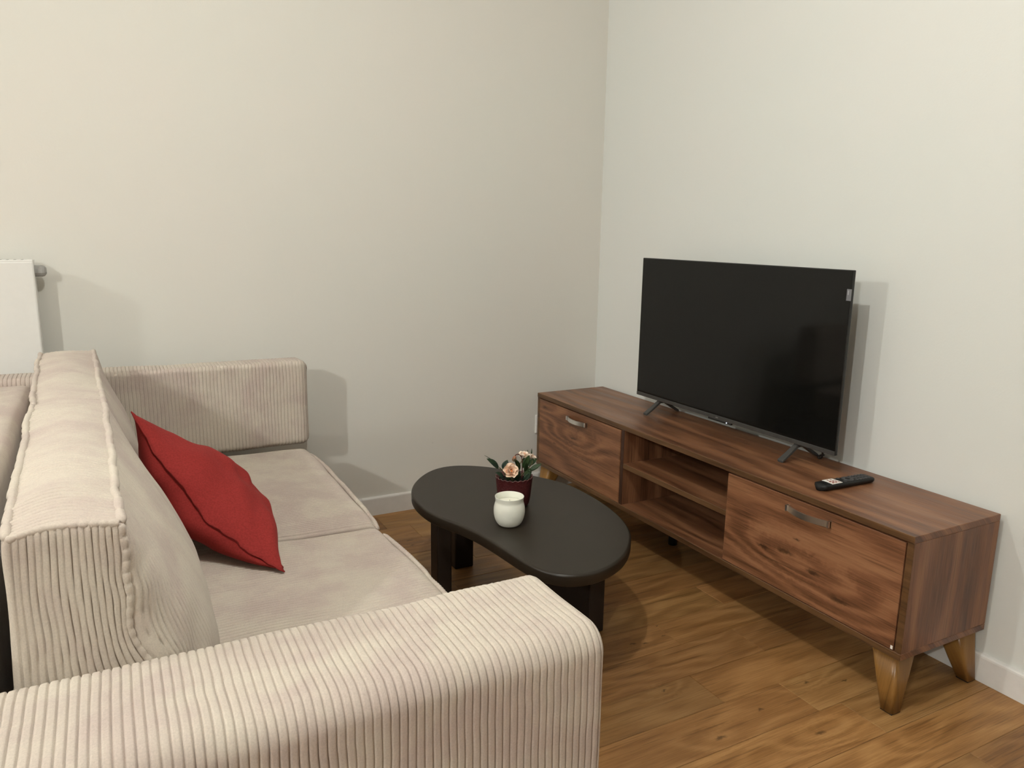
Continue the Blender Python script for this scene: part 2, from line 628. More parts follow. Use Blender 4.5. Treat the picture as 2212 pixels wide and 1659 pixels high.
def handle(door, ya, yb, z):
    pts, n = [], 14
    bm = bmesh.new()
    vs = []
    for i in range(n + 1):
        t = i / n
        yy = ya + (yb - ya) * t
        bow = 0.030 * math.sin(math.pi * (0.10 + 0.80 * t)) ** 0.8 - 0.008
        half = 0.0085
        x = XF - 0.004 - bow
        vs.append([bm.verts.new((x, yy, z + half)), bm.verts.new((x, yy, z - half)),
                   bm.verts.new((x + 0.004, yy, z - half)), bm.verts.new((x + 0.004, yy, z + half))])
    for A, B in zip(vs, vs[1:]):
        for k in range(4):
            bm.faces.new((A[k], A[(k + 1) % 4], B[(k + 1) % 4], B[k]))
    bm.faces.new(vs[0])
    bm.faces.new(vs[-1][::-1])
    for yy in (ya, yb):
        s = 0.006 if yy == ya else -0.006
        bm_box(bm, (XF - 0.014, min(yy, yy - s), z - 0.0085), (XF + 0.003, max(yy, yy - s), z + 0.0085))
    o = from_bm('handle', bm, M['chrome'], door, True, 'curved chrome bar handle')
    md = o.modifiers.new('edge', 'EDGE_SPLIT')
    return o


d1 = box('door', (XF - 0.001, -0.7155, ZB + T + 0.0022), (XF + 0.016, -0.1140, ZT - T - 0.0048), M['wal_door1'], ts, BV, 1)
handle(d1, -0.352, -0.493, 0.424)
d2 = box('door', (XF - 0.001, -1.8725, ZB + T + 0.0022), (XF + 0.016, -1.2755, ZT - T - 0.0048), M['wal_door2'], ts, BV, 1)
handle(d2, -1.514, -1.661, 0.427)
box('bumper_sticker', (XF - 0.0022, -1.8715, ZB + T + 0.004), (XF - 0.001, -1.8655, ZB + T + 0.013), M['white_plastic'], ts, label='tiny white sticker at the lower corner of the right door')


def stand_leg(xo, yo, sx, sy):
    """Tapered leg; outer corner at (xo, yo) at the foot, body widening inwards (sx, sy)."""
    bm = bmesh.new()
    rings = []
    for z, wd, sh in ((0.004, 0.036, -0.004), (0.06, 0.0525, 0.0), (0.1535, 0.079, 0.006)):
        cx, cy = xo + sx * (wd / 2 + sh), yo + sy * (wd / 2 + sh)
        ring = []
        for k in range(48):
            a = 2 * math.pi * k / 48
            ca, sa = math.cos(a), math.sin(a)
            q = (abs(ca) ** 7 + abs(sa) ** 7) ** (-1 / 7)
            ring.append(bm.verts.new((cx + wd / 2 * q * ca, cy + wd / 2 * q * sa, z)))
        rings.append(ring)
    for A, B in zip(rings, rings[1:]):
        for k in range(48):
            bm.faces.new((A[k], A[(k + 1) % 48], B[(k + 1) % 48], B[k]))
    bm.faces.new(rings[0][::-1])
    bm.faces.new(rings[-1])
    l = from_bm('leg', bm, M['leg_wood'], ts, True, 'golden brown tapered wooden leg')
    w_ = 0.034
    cx, cy = xo + sx * (0.018 - 0.004), yo + sy * (0.018 - 0.004)
    box('glide', (cx - w_ / 2, cy - w_ / 2, 0.0004), (cx + w_ / 2, cy + w_ / 2, 0.0045), M['black_plastic'], l, 0.001, 1)


stand_leg(-0.361, -1.8855, 1, 1)
stand_leg(-0.361, -0.1015, 1, -1)
stand_leg(-0.019, -1.8855, -1, 1)
stand_leg(-0.019, -0.1015, -1, -1)
bm = bmesh.new()
bmesh.ops.create_cone(bm, cap_ends=True, segments=20, radius1=0.017, radius2=0.020, depth=0.153, matrix=Matrix.Translation((-0.16, -0.80, 0.077)))
from_bm('leg', bm, M['black_plastic'], ts, True, 'black plastic support leg under the middle')

# ============================================================ TELEVISION
tv = thing('television', 'black flatscreen television standing on the walnut stand on two splayed feet', 'television', (-0.12, -0.99, ZT))
TX = -0.140
ta, tb, tz0, tz1 = -0.5035, -1.4715, 0.535, 1.0825
t = NT('tv_screen')
t.bump(t.noise(t.coord(), 900, 2), 0.02, 0.0003)
M['screen'] = t.set((0.004, 0.004, 0.0036), 0.07, 0, 0.30)
M['bezel'] = plain('tv_bezel', (0.009, 0.009, 0.008), 0.35, 0.4)
M['chin'] = plain('tv_chin_metal', (0.060, 0.058, 0.055), 0.35, 0.5, 0.3)
M['tvback'] = plain('tv_back', (0.025, 0.025, 0.024), 0.55, 0.4)
box('housing', (TX + 0.001, tb, tz0), (TX + 0.011, ta, tz1), M['bezel'], tv, 0.002, 2)
box('back_cover', (TX + 0.014, tb + 0.07, tz0 + 0.012), (TX + 0.058, ta - 0.07, tz0 + 0.30), M['tvback'], tv, 0.012, 2)
box('screen', (TX, tb + 0.0030, tz0 + 0.0140), (TX + 0.004, ta - 0.0030, tz1 - 0.0030), M['screen'], tv, 0.0004, 1)
box('chin_bar', (TX - 0.0012, tb + 0.002, tz0 - 0.001), (TX + 0.006, ta - 0.002, tz0 + 0.0125), M['chin'], tv, 0.001, 1)
sb = box('sensor_bump', (TX - 0.0008, -1.040, tz0 - 0.0085), (TX + 0.010, -0.925, tz0 + 0.001), M['black_plastic'], tv, 0.003, 2)
t = NT('led_white')
M['led'] = t.set((0.8, 0.85, 1.0), 0.4, Emission_Color=(0.75, 0.85, 1.0, 1), Emission_Strength=3.0)
bm = bmesh.new()
bmesh.ops.create_uvsphere(bm, u_segments=10, v_segments=6, radius=0.0019, matrix=Matrix.Translation((TX - 0.0012, -1.020, tz0 - 0.0035)))
from_bm('indicator_light', bm, M['led'], sb, True, 'small lit white indicator')
M['sticker'] = plain('grey_film', (0.16, 0.16, 0.17), 0.35, 0.5)
M['sticker_l'] = plain('grey_film_light', (0.33, 0.33, 0.34), 0.35, 0.5)
stk = box('sticker', (TX - 0.0012, tb - 0.0005, 0.9955), (TX, tb + 0.0150, 1.0285), M['sticker'], tv, label='grey protective tab at the upper edge of the screen')
box('print', (TX - 0.0016, tb + 0.0075, 1.012), (TX - 0.0011, tb + 0.0115, 1.0245), M['sticker_l'], stk)
# small maker's mark on the chin, three thin strokes
bm = bmesh.new()
for k, yy in enumerate((-0.9665, -0.9710, -0.9755)):
    bm_box(bm, (TX - 0.0018, yy - 0.0013, tz0 + 0.0042), (TX - 0.0011, yy + 0.0013, tz0 + 0.0074))
from_bm('maker_mark', bm, plain('mark_grey', (0.22, 0.21, 0.20), 0.4, 0.5), tv)


def tv_foot(yc):
    """An inverted V: one arm to the front, one to the back, meeting under the screen."""
    apex = Vector((-0.118, yc, tz0 + 0.004))
    f = None
    for tip, wd, lab in ((Vector((-0.196, yc + 0.004, ZT + 0.0045)), 0.011, None), (Vector((-0.034, yc + 0.004, ZT + 0.0045)), 0.010, None)):
        bm = bmesh.new()
        rings = []
        for t_ in (0.0, 0.3, 0.65, 1.0):
            p = apex.lerp(tip, t_)
            p.z -= 0.006 * math.sin(math.pi * t_) * 0.4
            h = 0.0075 - 0.0033 * t_
            hw = wd * (0.72 + 0.28 * t_)
            rings.append([bm.verts.new(p + Vector((0, s * hw, u * h))) for s, u in ((-1, 1), (1, 1), (1, -1), (-1, -1))])
        for A, B in zip(rings, rings[1:]):
            for k in range(4):
                bm.faces.new((A[k], A[(k + 1) % 4], B[(k + 1) % 4], B[k]))
        bm.faces.new(rings[0][::-1])
        bm.faces.new(rings[-1])
        bmesh.ops.bevel(bm, geom=list(bm.edges), offset=0.0012, segments=1, affect='EDGES')
        o = from_bm('foot', bm, M['chin'], tv)
    bm = bmesh.new()
    bm_box(bm, (-0.134, yc - 0.013, tz0 - 0.010), (-0.090, yc + 0.013, tz0 + 0.008), 0.003, 1)
    from_bm('foot_bracket', bm, M['black_plastic'], tv)


tv_foot(-0.640)
tv_foot(-1.322)
# short cable hanging from the back in a tight loop
cb = tube('power_cable', spline([(-0.085, -1.375, 0.60), (-0.080, -1.378, 0.545), (-0.072, -1.372, 0.4985), (-0.060, -1.350, 0.4845), (-0.034, -1.33, 0.4840), (-0.012, -1.33, 0.4838)], 8, False), 0.003, M['black_plastic'], tv)

# ============================================================ REMOTE
rm = thing('remote_control', 'black remote control with a white label lying on the walnut stand', 'remote', (-0.205, -1.560, ZT))
A_, B_ = Vector((-0.305, -1.557, ZT)), Vector((-0.094, -1.562, ZT))
ax = (B_ - A_).normalized()
sd = Vector((-ax.y, ax.x, 0))
bm = bmesh.new()
ln = (B_ - A_).length
rings = []
for i in range(25):
    u = i / 24
    hw = 0.0225
    e = min(u, 1 - u) * ln
    rr = 0.014
    if e < rr:
        hw = 0.0225 - rr + math.sqrt(max(rr * rr - (rr - e) ** 2, 0)) * 1.0
    hw = max(hw, 0.006)
    top = 0.0195 - 0.003 * u
    if e < 0.010:
        top -= (0.010 - e) ** 2 * 60
    p = A_ + ax * (u * ln)
    sec = []
    for k in range(20):
        a = 2 * math.pi * k / 20
        ca, sa = math.cos(a), math.sin(a)
        sx = math.copysign(abs(ca) ** 0.45, ca)
        sz = math.copysign(abs(sa) ** 0.45, sa)
        zz = top / 2 * (1 + sz) + (0.0008 if sa > -0.9 else 0.0004)
        sec.append(bm.verts.new(p + sd * (hw * sx * (1 if sa > -0.2 else 0.86)) + Vector((0, 0, zz))))
    rings.append(sec)
for P_, Q_ in zip(rings, rings[1:]):
    for k in range(20):
        bm.faces.new((P_[k], P_[(k + 1) % 20], Q_[(k + 1) % 20], Q_[k]))
bm.faces.new(rings[0][::-1])
bm.faces.new(rings[-1])
M['remote'] = plain('remote_black', (0.006, 0.006, 0.006), 0.5, 0.3)
M['button'] = plain('remote_button', (0.050, 0.050, 0.052), 0.5, 0.4)
M['paper'] = plain('label_paper', (0.82, 0.79, 0.74), 0.6, 0.3)
M['ink'] = plain('label_ink', (0.30, 0.10, 0.08), 0.6, 0.3)
body = from_bm('body', bm, M['remote'], rm, True)


def on_remote(u, s, dz=0.0):
    return A_ + ax * (u * ln) + sd * s + Vector((0, 0, 0.0195 - 0.003 * u + 0.0006 + dz))


def pad(name, u, s, du, ds, h, mat, par, bev=0.0012):
    bm = bmesh.new()
    r = bmesh.ops.create_cube(bm, size=1.0)
    Rm = Matrix((( ax.x, sd.x, 0), (ax.y, sd.y, 0), (0, 0, 1)))
    c = on_remote(u, s)
    for v in r['verts']:
        v.co = c + Rm @ Vector((v.co.x * du, v.co.y * ds, v.co.z * h))
    if bev:
        bmesh.ops.bevel(bm, geom=list(bm.edges), offset=bev, segments=1, affect='EDGES')
    return from_bm(name, bm, mat, par)


lb = pad('label_sticker', 0.255, 0.000, 0.040, 0.037, 0.0012, M['paper'], rm, 0)
lb['label'] = 'white paper label with small print'
bm = bmesh.new()
for k in range(5):
    for q in range(2 + k % 2):
        c = on_remote(0.20 + 0.028 * k, -0.012 + 0.010 * q + 0.003 * (k % 2), 0.0009)
        bm_box(bm, c - Vector((0.0018, 0.0030, 0.0004)), c + Vector((0.0018, 0.0030, 0.0003)))
from_bm('print', bm, M['ink'], lb)
# ring pad and rows of buttons
bm = bmesh.new()
c = on_remote(0.545, 0)
rg = []
for rr, zz in ((0.0165, -0.001), (0.0165, 0.0016), (0.0075, 0.0016), (0.0075, -0.001)):
    rg.append([bm.verts.new(c + Vector((rr * math.cos(a), rr * math.sin(a), zz))) for a in [2 * math.pi * k / 28 for k in range(28)]])
for P_, Q_ in zip(rg, rg[1:]):
    for k in range(28):
        bm.faces.new((P_[k], P_[(k + 1) % 28], Q_[(k + 1) % 28], Q_[k]))
from_bm('direction_ring', bm, M['button'], rm, True)
bm = bmesh.new()
bmesh.ops.create_cone(bm, cap_ends=True, segments=18, radius1=0.006, radius2=0.0055, depth=0.003, matrix=Matrix.Translation(c + Vector((0, 0, 0.0006))))
from_bm('button', bm, M['remote'], rm)
for u in (0.43, 0.655, 0.715, 0.775, 0.835, 0.895):
    for s in (-0.013, 0.0, 0.013):
        if u == 0.43 and s == 0.0:
            continue
        pad('button', u, s, 0.0085, 0.0085, 0.0034, M['button'], rm)

# ============================================================ COFFEE TABLE
TZ = 0.345
ct = thing('coffee_table', 'low dark brown kidney-shaped coffee table with slab legs between sofa and stand', 'coffee table', (-0.95, -0.98, 0))
out = [(-0.758, -0.737), (-0.699, -0.843), (-0.687, -0.931), (-0.687, -1.062), (-0.706, -1.182), (-0.738, -1.275), (-0.780, -1.345), (-0.855, -1.424),
       (-0.927, -1.464), (-0.990, -1.481), (-1.040, -1.477), (-1.080, -1.455), (-1.108, -1.417), (-1.124, -1.361), (-1.132, -1.286), (-1.140, -1.200),
       (-1.153, -1.105), (-1.178, -1.021), (-1.204, -0.960), (-1.217, -0.890), (-1.216, -0.798), (-1.195, -0.712), (-1.150, -0.628), (-1.072, -0.545),
       (-0.998, -0.514), (-0.925, -0.528), (-0.848, -0.586), (-0.800, -0.656)]
OL = spline(out, 6)
for _ in range(14):
    OL = 0.25 * np.roll(OL, 1, 0) + 0.5 * OL + 0.25 * np.roll(OL, -1, 0)
cen = OL.mean(0)
tang = np.roll(OL, -1, 0) - np.roll(OL, 1, 0)
nrm2 = np.stack([tang[:, 1], -tang[:, 0]], 1)
nrm2 /= np.linalg.norm(nrm2, axis=1, keepdims=True)
if ((OL - cen) * nrm2).sum() < 0:
    nrm2 = -nrm2
bm = bmesh.new()
prof = []
th = 0.034
r_ = 0.007
for k in range(7):
    a = math.pi / 2 * k / 6
    prof.append((r_ * (1 - math.sin(a)), TZ - r_ * (1 - math.cos(a))))
for k in range(1, 6):
    a = math.pi / 2 * k / 5
    prof.append((r_ * (1 - math.cos(a)), TZ - th + r_ * (1 - math.sin(a))))
rings = [[bm.verts.new((p[0] - n[0] * ins, p[1] - n[1] * ins, z)) for p, n in zip(OL, nrm2)] for ins, z in prof]
N = len(OL)
for P_, Q_ in zip(rings, rings[1:]):
    for k in range(N):
        bm.faces.new((P_[k], P_[(k + 1) % N], Q_[(k + 1) % N], Q_[k]))
bm.faces.new(rings[0])
bm.faces.new(rings[-1][::-1])
o = from_bm('tabletop', bm, M['table'], ct, True)
for f in o.data.polygons:
    if len(f.vertices) > 8:
        f.use_smooth = False
for lo, hi in (((-1.185, -0.915, 0.0005), (-1.137, -0.857, TZ - th)), ((-1.005, -0.640, 0.0005), (-0.934, -0.590, TZ - th)),
               ((-0.829, -1.222, 0.0005), (-0.775, -0.84, TZ - th))):
    box('leg', lo, hi, M['table_leg'], ct, 0.004, 2)

# ============================================================ CANDLE
cc = (-1.0405, -1.106, TZ + 0.0006)
cd = thing('candle', 'white jar candle with an unlit wick on the dark coffee table', 'candle', cc)
M['jar'] = plain('milk_glass', (0.76, 0.76, 0.67), 0.32, 0.5, namt=0.01)
M['wax'] = NT('wax').set((0.84, 0.83, 0.72), 0.5, 0, 0.4, Subsurface_Weight=0.2, Subsurface_Radius=(0.01, 0.008, 0.006))
pr = [(0.024, 0.0), (0.0295, 0.001), (0.0355, 0.007), (0.0410, 0.018), (0.0442, 0.031), (0.0452, 0.043), (0.0445, 0.054), (0.0425, 0.063), (0.0408, 0.069), (0.0404, 0.0735),
      (0.0412, 0.080), (0.0420, 0.0850), (0.0412, 0.0858), (0.0398, 0.0840), (0.0385, 0.075), (0.0384, 0.068), (0.040, 0.060)]
P2 = spline(pr, 3, False)
lathe('jar', [(max(a, 0.001), b) for a, b in P2], cc, M['jar'], cd, 72)
lathe('wax', [(0.0386, 0.062), (0.0385, 0.0668), (0.035, 0.0672), (0.015, 0.0655), (0.003, 0.0665)], cc, M['wax'], cd, 48)
tube('wick', [(cc[0], cc[1], cc[2] + 0.0662), (cc[0] + 0.0006, cc[1], cc[2] + 0.071), (cc[0] + 0.0015, cc[1], cc[2] + 0.0745)], 0.0009, plain('wick', (0.5, 0.46, 0.38), 0.9), cd, 6)

# ============================================================ POTTED ROSE
pc = Vector((-0.950, -0.965, TZ + 0.0006))
pt = thing('potted_rose', 'small artificial peach rose in a burgundy pot behind the white candle', 'potted plant', pc)
tn = NT('burgundy_pot')
vv = tn.new('ShaderNodeTexVoronoi')
tn.put(vv.inputs['Vector'], tn.coord())
vv.inputs['Scale'].default_value = 150
tn.bump(tn.rng(vv.outputs['Distance'], 0.1, 0.5, 1, 0), 0.5, 0.0015)
M['pot'] = tn.set((0.060, 0.008, 0.009), 0.45, 0, 0.45)
M['rim'] = plain('pot_rim', (0.13, 0.055, 0.050), 0.4, 0.5)
M['soil'] = plain('dark_soil', (0.008, 0.007, 0.005), 0.95, 0.1, nscale=200, namt=0.5, bump=0.6)


def wavy(a, r, z):
    return r, z + (0.0016 * math.cos(a * 22) if z > 0.085 else 0)


lathe('pot', [(0.036, 0.0), (0.043, 0.0015), (0.0475, 0.008), (0.0515, 0.03), (0.0545, 0.06), (0.0575, 0.0905), (0.0578, 0.0912)], pc, M['pot'], pt, 132, fn=wavy, cap=False)
lathe('pot_rim', [(0.0578, 0.0908), (0.0577, 0.0922), (0.0562, 0.0924), (0.0550, 0.0905), (0.053, 0.075), (0.0525, 0.070)], pc, M['rim'], pt, 132, fn=wavy, cap=False, label='wavy pale-edged rim')
lathe('soil', [(0.0526, 0.070), (0.0520, 0.076), (0.04, 0.079), (0.02, 0.080), (0.003, 0.081)], pc, M['soil'], pt, 40, cap=False, fn=lambda a, r, z: (r, z + 0.002 * math.sin(5 * a + r * 200)))

tn = NT('rose_leaf')
s_ = tn.noise(tn.coord(), 60, 3)
M['leaf'] = tn.set(tn.ramp(s_, [(0.3, (0.010, 0.024, 0.008)), (0.7, (0.030, 0.055, 0.016))]), 0.5, 0, 0.25)
tn = NT('rose_leaf_dark')
s_ = tn.noise(tn.coord(), 60, 3)
M['leaf_d'] = tn.set(tn.ramp(s_, [(0.3, (0.006, 0.018, 0.012)), (0.7, (0.020, 0.038, 0.014))]), 0.5, 0, 0.28)
M['stem'] = plain('green_stem', (0.10, 0.085, 0.035), 0.6, 0.3)
M['stem_r'] = plain('red_stem', (0.10, 0.02, 0.015), 0.6, 0.3)
M['petal'] = None
tn = NT('peach_petal')
g = tn.coord('Generated')
M['petal'] = tn.set(tn.mix(tn.rng(tn.sep(tn.coord())[1], 0.004, 0.015), (0.88, 0.52, 0.32), (0.90, 0.70, 0.54)), 0.6, 0, 0.3, Subsurface_Weight=0.12, Subsurface_Radius=(0.006, 0.003, 0.002))
M['petal_in'] = plain('peach_heart', (0.88, 0.44, 0.20), 0.6, 0.3)
M['petal_pale'] = plain('pale_petal', (0.90, 0.76, 0.64), 0.6, 0.3, namt=0.04)


def leaf(base, tip, width, mat, face=(0.0, -0.75, 0.65), cup=0.18, name='leaf', parent=None):
    base, tip = Vector(base), Vector(tip)
    ax_ = tip - base
    L_ = ax_.length
    ax_.normalize()
    n = Vector(face)
    n = (n - ax_ * n.dot(ax_)).normalized()
    sd_ = ax_.cross(n)
    bm = bmesh.new()
    rows_ = []
    for i in range(9):
        t_ = i / 8
        w_ = width / 2 * (math.sin(math.pi * min(t_ ** 0.8, 1)) ** 0.75 if 0 < t_ < 1 else 0.03)
        p = base + ax_ * (L_ * t_) - n * (0.16 * L_ * (t_ - 0.45) ** 2)
        rows_.append([bm.verts.new(p + sd_ * (w_ * s) + n * (cup * w_ * abs(s) * (1.2 if abs(s) > .6 else 1))) for s in (-1, -0.5, 0, 0.5, 1)])
    for A, B in zip(rows_, rows_[1:]):
        for k in range(4):
            bm.faces.new((A[k], A[k + 1], B[k + 1], B[k]))
    o = from_bm(name, bm, mat, parent or pt, True)
    sm = o.modifiers.new('thickness', 'SOLIDIFY')
    sm.thickness = 0.0006
    return o


LV = [((-1.010, -0.980, 0.474), (-1.050, -0.980, 0.510), 0.023, 'leaf_d', (0.45, -0.7, 0.5)),
      ((-1.006, -0.976, 0.476), (-1.049, -0.960, 0.516), 0.010, 'leaf_d', (0.5, -0.2, 0.8)),
      ((-0.981, -0.950, 0.457), (-0.966, -0.950, 0.486), 0.020, 'leaf_d', (-0.5, -0.8, 0.3)),
      ((-1.003, -1.000, 0.450), (-1.031, -1.000, 0.470), 0.021, 'leaf_d', (0.2, -0.6, 0.8)),
      ((-0.926, -0.960, 0.451), (-0.947, -0.960, 0.490), 0.020, 'leaf', (0.4, -0.8, 0.3)),
      ((-0.944, -0.965, 0.476), (-0.958, -0.975, 0.500), 0.014, 'leaf', (0.6, -0.6, 0.2)),
      ((-0.928, -0.980, 0.463), (-0.908, -0.985, 0.503), 0.020, 'leaf', (-0.2, -0.9, 0.3)),
      ((-0.922, -0.985, 0.452), (-0.926, -0.995, 0.485), 0.019, 'leaf', (0.2, -0.9, 0.3)),
      ((-0.902, -0.960, 0.462), (-0.862, -0.952, 0.479), 0.018, 'leaf', (-0.2, -0.75, 0.6)),
      ((-0.909, -0.990, 0.458), (-0.874, -1.000, 0.476), 0.014, 'leaf', (-0.2, -0.75, 0.7)),
      ((-0.913, -0.985, 0.452), (-0.880, -0.992, 0.463), 0.010, 'leaf', (0.1, -0.6, 0.8)),
      ((-0.927, -0.990, 0.434), (-0.899, -0.982, 0.461), 0.021, 'leaf', (-0.2, -0.85, 0.5)),
      ((-0.935, -1.000, 0.430), (-0.915, -1.005, 0.452), 0.016, 'leaf_d', (0.0, -0.85, 0.5)),
      ((-0.975, -0.985, 0.432), (-0.996, -0.990, 0.462), 0.020, 'leaf', (0.3, -0.85, 0.4)),
      ((-0.960, -0.990, 0.430), (-0.948, -1.000, 0.462), 0.018, 'leaf_d', (0.1, -0.85, 0.4)),
      ((-0.890, -0.935, 0.470), (-0.884, -0.930, 0.503), 0.006, 'leaf', (-0.4, -0.8, 0.3)),
      ((-0.876, -0.935, 0.470), (-0.868, -0.930, 0.505), 0.006, 'leaf', (0.4, -0.8, 0.3)),
      ((-0.905, -0.945, 0.462), (-0.908, -0.955, 0.492), 0.016, 'leaf', (0.1, -0.9, 0.3))]
for b_, t_, w_, m_, f_ in LV:
    leaf(b_, t_, w_, M[m_], f_)
soilz = pc.z + 0.079
for pts, r0, m_ in (([(-0.955, -0.975, soilz), (-0.985, -0.985, 0.452), (-1.010, -0.980, 0.476)], 0.0017, 'stem'),
                    ([(-0.923, -0.965, soilz), (-0.922, -0.965, 0.463), (-0.926, -0.968, 0.492), (-0.934, -0.972, 0.502), (-0.945, -0.975, 0.508), (-0.955, -0.978, 0.506)], 0.0014, 'stem_r'),
                    ([(-0.956, -0.980, soilz), (-0.925, -0.977, 0.445), (-0.889, -0.965, 0.466), (-0.878, -0.95, 0.474)], 0.0016, 'stem'),
                    ([(-0.940, -0.955, soilz), (-0.930, -0.950, 0.455), (-0.905, -0.943, 0.482)], 0.0017, 'stem'),
                    ([(-0.965, -0.985, soilz), (-0.978, -0.996, 0.445), (-0.983, -1.000, 0.462)], 0.0018, 'stem'),
                    ([(-0.934, -0.960, soilz), (-0.932, -0.960, 0.455), (-0.936, -0.96, 0.474)], 0.0013, 'stem')):
    tube('stem', spline(pts, 6, False), r0, M[m_], pt, 7)
# closed bud nodding on the red stem
bm = bmesh.new()
bmesh.ops.create_uvsphere(bm, u_segments=12, v_segments=8, radius=1.0)
for v in bm.verts:
    v.co = Vector((v.co.x * 0.0058, v.co.y * 0.0058, v.co.z * 0.0098 * (1 if v.co.z < 0 else 0.9)))
bm.transform(Matrix.Translation((-0.9585, -0.980, 0.4975)) @ Matrix.Rotation(R(14), 4, 'Y'))
bud = from_bm('bud', bm, plain('rose_bud', (0.30, 0.13, 0.075), 0.6, 0.3), pt, True, 'closed dusky pink bud')
for k in range(3):
    a = k * 2.1
    leaf((-0.957 + 0.003 * math.cos(a), -0.980 + 0.003 * math.sin(a), 0.505), (-0.9605 + 0.007 * math.cos(a), -0.981 + 0.007 * math.sin(a), 0.490), 0.005, M['leaf'], (math.cos(a), math.sin(a), 0.2), parent=bud, name='sepal')


def petal_mesh(size, curl, mat):
    bm = bmesh.new()
    g = []
    n = 6
    for i in range(n + 1):
        v = i / n
        row = []
        for j in range(n + 1):
            u = j / n * 2 - 1
            wd = math.sin(math.pi * (0.12 + 0.62 * v)) * (1 - 0.05 * v)
            x = u * size * 0.62 * wd
            y = size * (v - 0.10 * u * u * v)
            z = curl * size * (0.55 * u * u * (0.4 + v) + 0.30 * v * v) - 0.16 * size * max(v - 0.75, 0) * 4 * (0.5 + 0.5 * math.cos(u * 5))
            row.append(bm.verts.new((x, y, z)))
        g.append(row)
    for i in range(n):
        for j in range(n):
            bm.faces.new((g[i][j], g[i][j + 1], g[i + 1][j + 1], g[i + 1][j]))
    me = bpy.data.meshes.new('petal')
    bm.to_mesh(me)
    bm.free()
    me.materials.append(mat)
    me.polygons.foreach_set('use_smooth', [True] * len(me.polygons))
    return me


def rose(center, axis, size, label, pale=False):
    """Open rose facing along axis: rings of petals around a tight heart."""
    fl_ = bpy.data.objects.new('rose', None)
    center = Vector(center)
    C.objects.link(fl_)
    fl_.parent = pt
    fl_.location = center - pc
    fl_.empty_display_size = 0.01
    fl_['label'] = label
    q = Vector(axis).normalized().to_track_quat('Z', 'Y')
    outer = M['petal_pale'] if pale else M['petal']
    random.seed(int(size * 1e5))
    for n, tilt, sc, rad, mt in ((6, 12, 1.0, 0.10, outer), (5, 38, 0.85, 0.10, outer), (5, 60, 0.66, 0.09, M['petal']), (3, 78, 0.48, 0.07, M['petal_in'])):
        me = petal_mesh(size * sc, 0.55, mt)
        me2 = me
        for k in range(n):
            a = 2 * math.pi * (k + 0.37 * n) / n + random.uniform(-0.1, 0.1)
            o = bpy.data.objects.new('petal', me2)
            C.objects.link(o)
            o.parent = fl_
            m = q.to_matrix().to_4x4() @ Matrix.Rotation(a, 4, 'Z') @ Matrix.Translation((0, rad * size, -0.14 * size)) @ Matrix.Rotation(R(tilt + random.uniform(-6, 6)), 4, 'X')
            o.matrix_local = m
    bm = bmesh.new()
    bmesh.ops.create_uvsphere(bm, u_segments=12, v_segments=8, radius=size * 0.2)
    me = bpy.data.meshes.new('heart')
    bm.to_mesh(me)
    bm.free()
    me.materials.append(M['petal_in'])
    o = bpy.data.objects.new('heart', me)
    C.objects.link(o)
    o.parent = fl_
    return fl_


rose((-0.986, -1.008, 0.4700), (-0.10, -0.86, 0.50), 0.0225, 'open peach rose at the front')
rose((-0.906, -0.945, 0.489), (0.10, -0.20, 0.95), 0.0195, 'paler rose at the back', True)
rose((-0.872, -0.935, 0.476), (0.55, -0.35, 0.70), 0.0170, 'paler rose leaning right', True)

# ============================================================ RADIATOR
RX, RZ = -2.212, 1.066
rd = thing('radiator', 'white flat-fronted panel radiator on the wall behind the sofa', 'radiator', (-2.75, -0.06, 0.12))
box('front_panel', (-3.30, -0.104, 0.16), (RX, -0.088, RZ - 0.004), M['radiator'], rd, 0.005, 2)
box('back_panel', (-3.29, -0.046, 0.16), (RX - 0.006, -0.034, RZ - 0.012), M['radiator'], rd, 0.003, 1)
gr = box('top_grille', (-3.295, -0.103, RZ - 0.009), (RX - 0.001, -0.036, RZ), M['radiator'], rd, 0.002, 1)
bm = bmesh.new()
for k in range(54):
    x = -3.28 + k * 0.0195
    bm_box(bm, (x, -0.092, RZ - 0.001), (x + 0.006, -0.046, RZ + 0.0004))
from_bm('slot', bm, M['grey_plastic'], gr)
box('side_cover', (RX - 0.006, -0.090, 0.165), (RX - 0.001, -0.038, RZ - 0.006), M['radiator'], rd, 0.001, 1)
for x in (-3.1, -2.4):
    box('bracket', (x - 0.02, -0.036, 0.25), (x + 0.02, -0.0008, 0.95), M['radiator'], rd)
bm = bmesh.new()
n = 20
rings = []
for x, r in ((RX - 0.004, 0.0175), (RX + 0.020, 0.0175), (RX + 0.0255, 0.0155), (RX + 0.031, 0.0085)):
    rings.append([bm.verts.new((x, -0.064 + r * (1 + (0.05 if k % 2 else 0)) * math.cos(2 * math.pi * k / n), 1.030 + r * (1 + (0.05 if k % 2 else 0)) * math.sin(2 * math.pi * k / n))) for k in range(n)])
for A, B in zip(rings, rings[1:]):
    for k in range(n):
        bm.faces.new((A[k], A[(k + 1) % n], B[(k + 1) % n], B[k]))
bm.faces.new(rings[0])
bm.faces.new(rings[-1][::-1])
from_bm('valve_cap', bm, M['grey_plastic'], rd, False, 'grey ribbed plastic cap on the side')

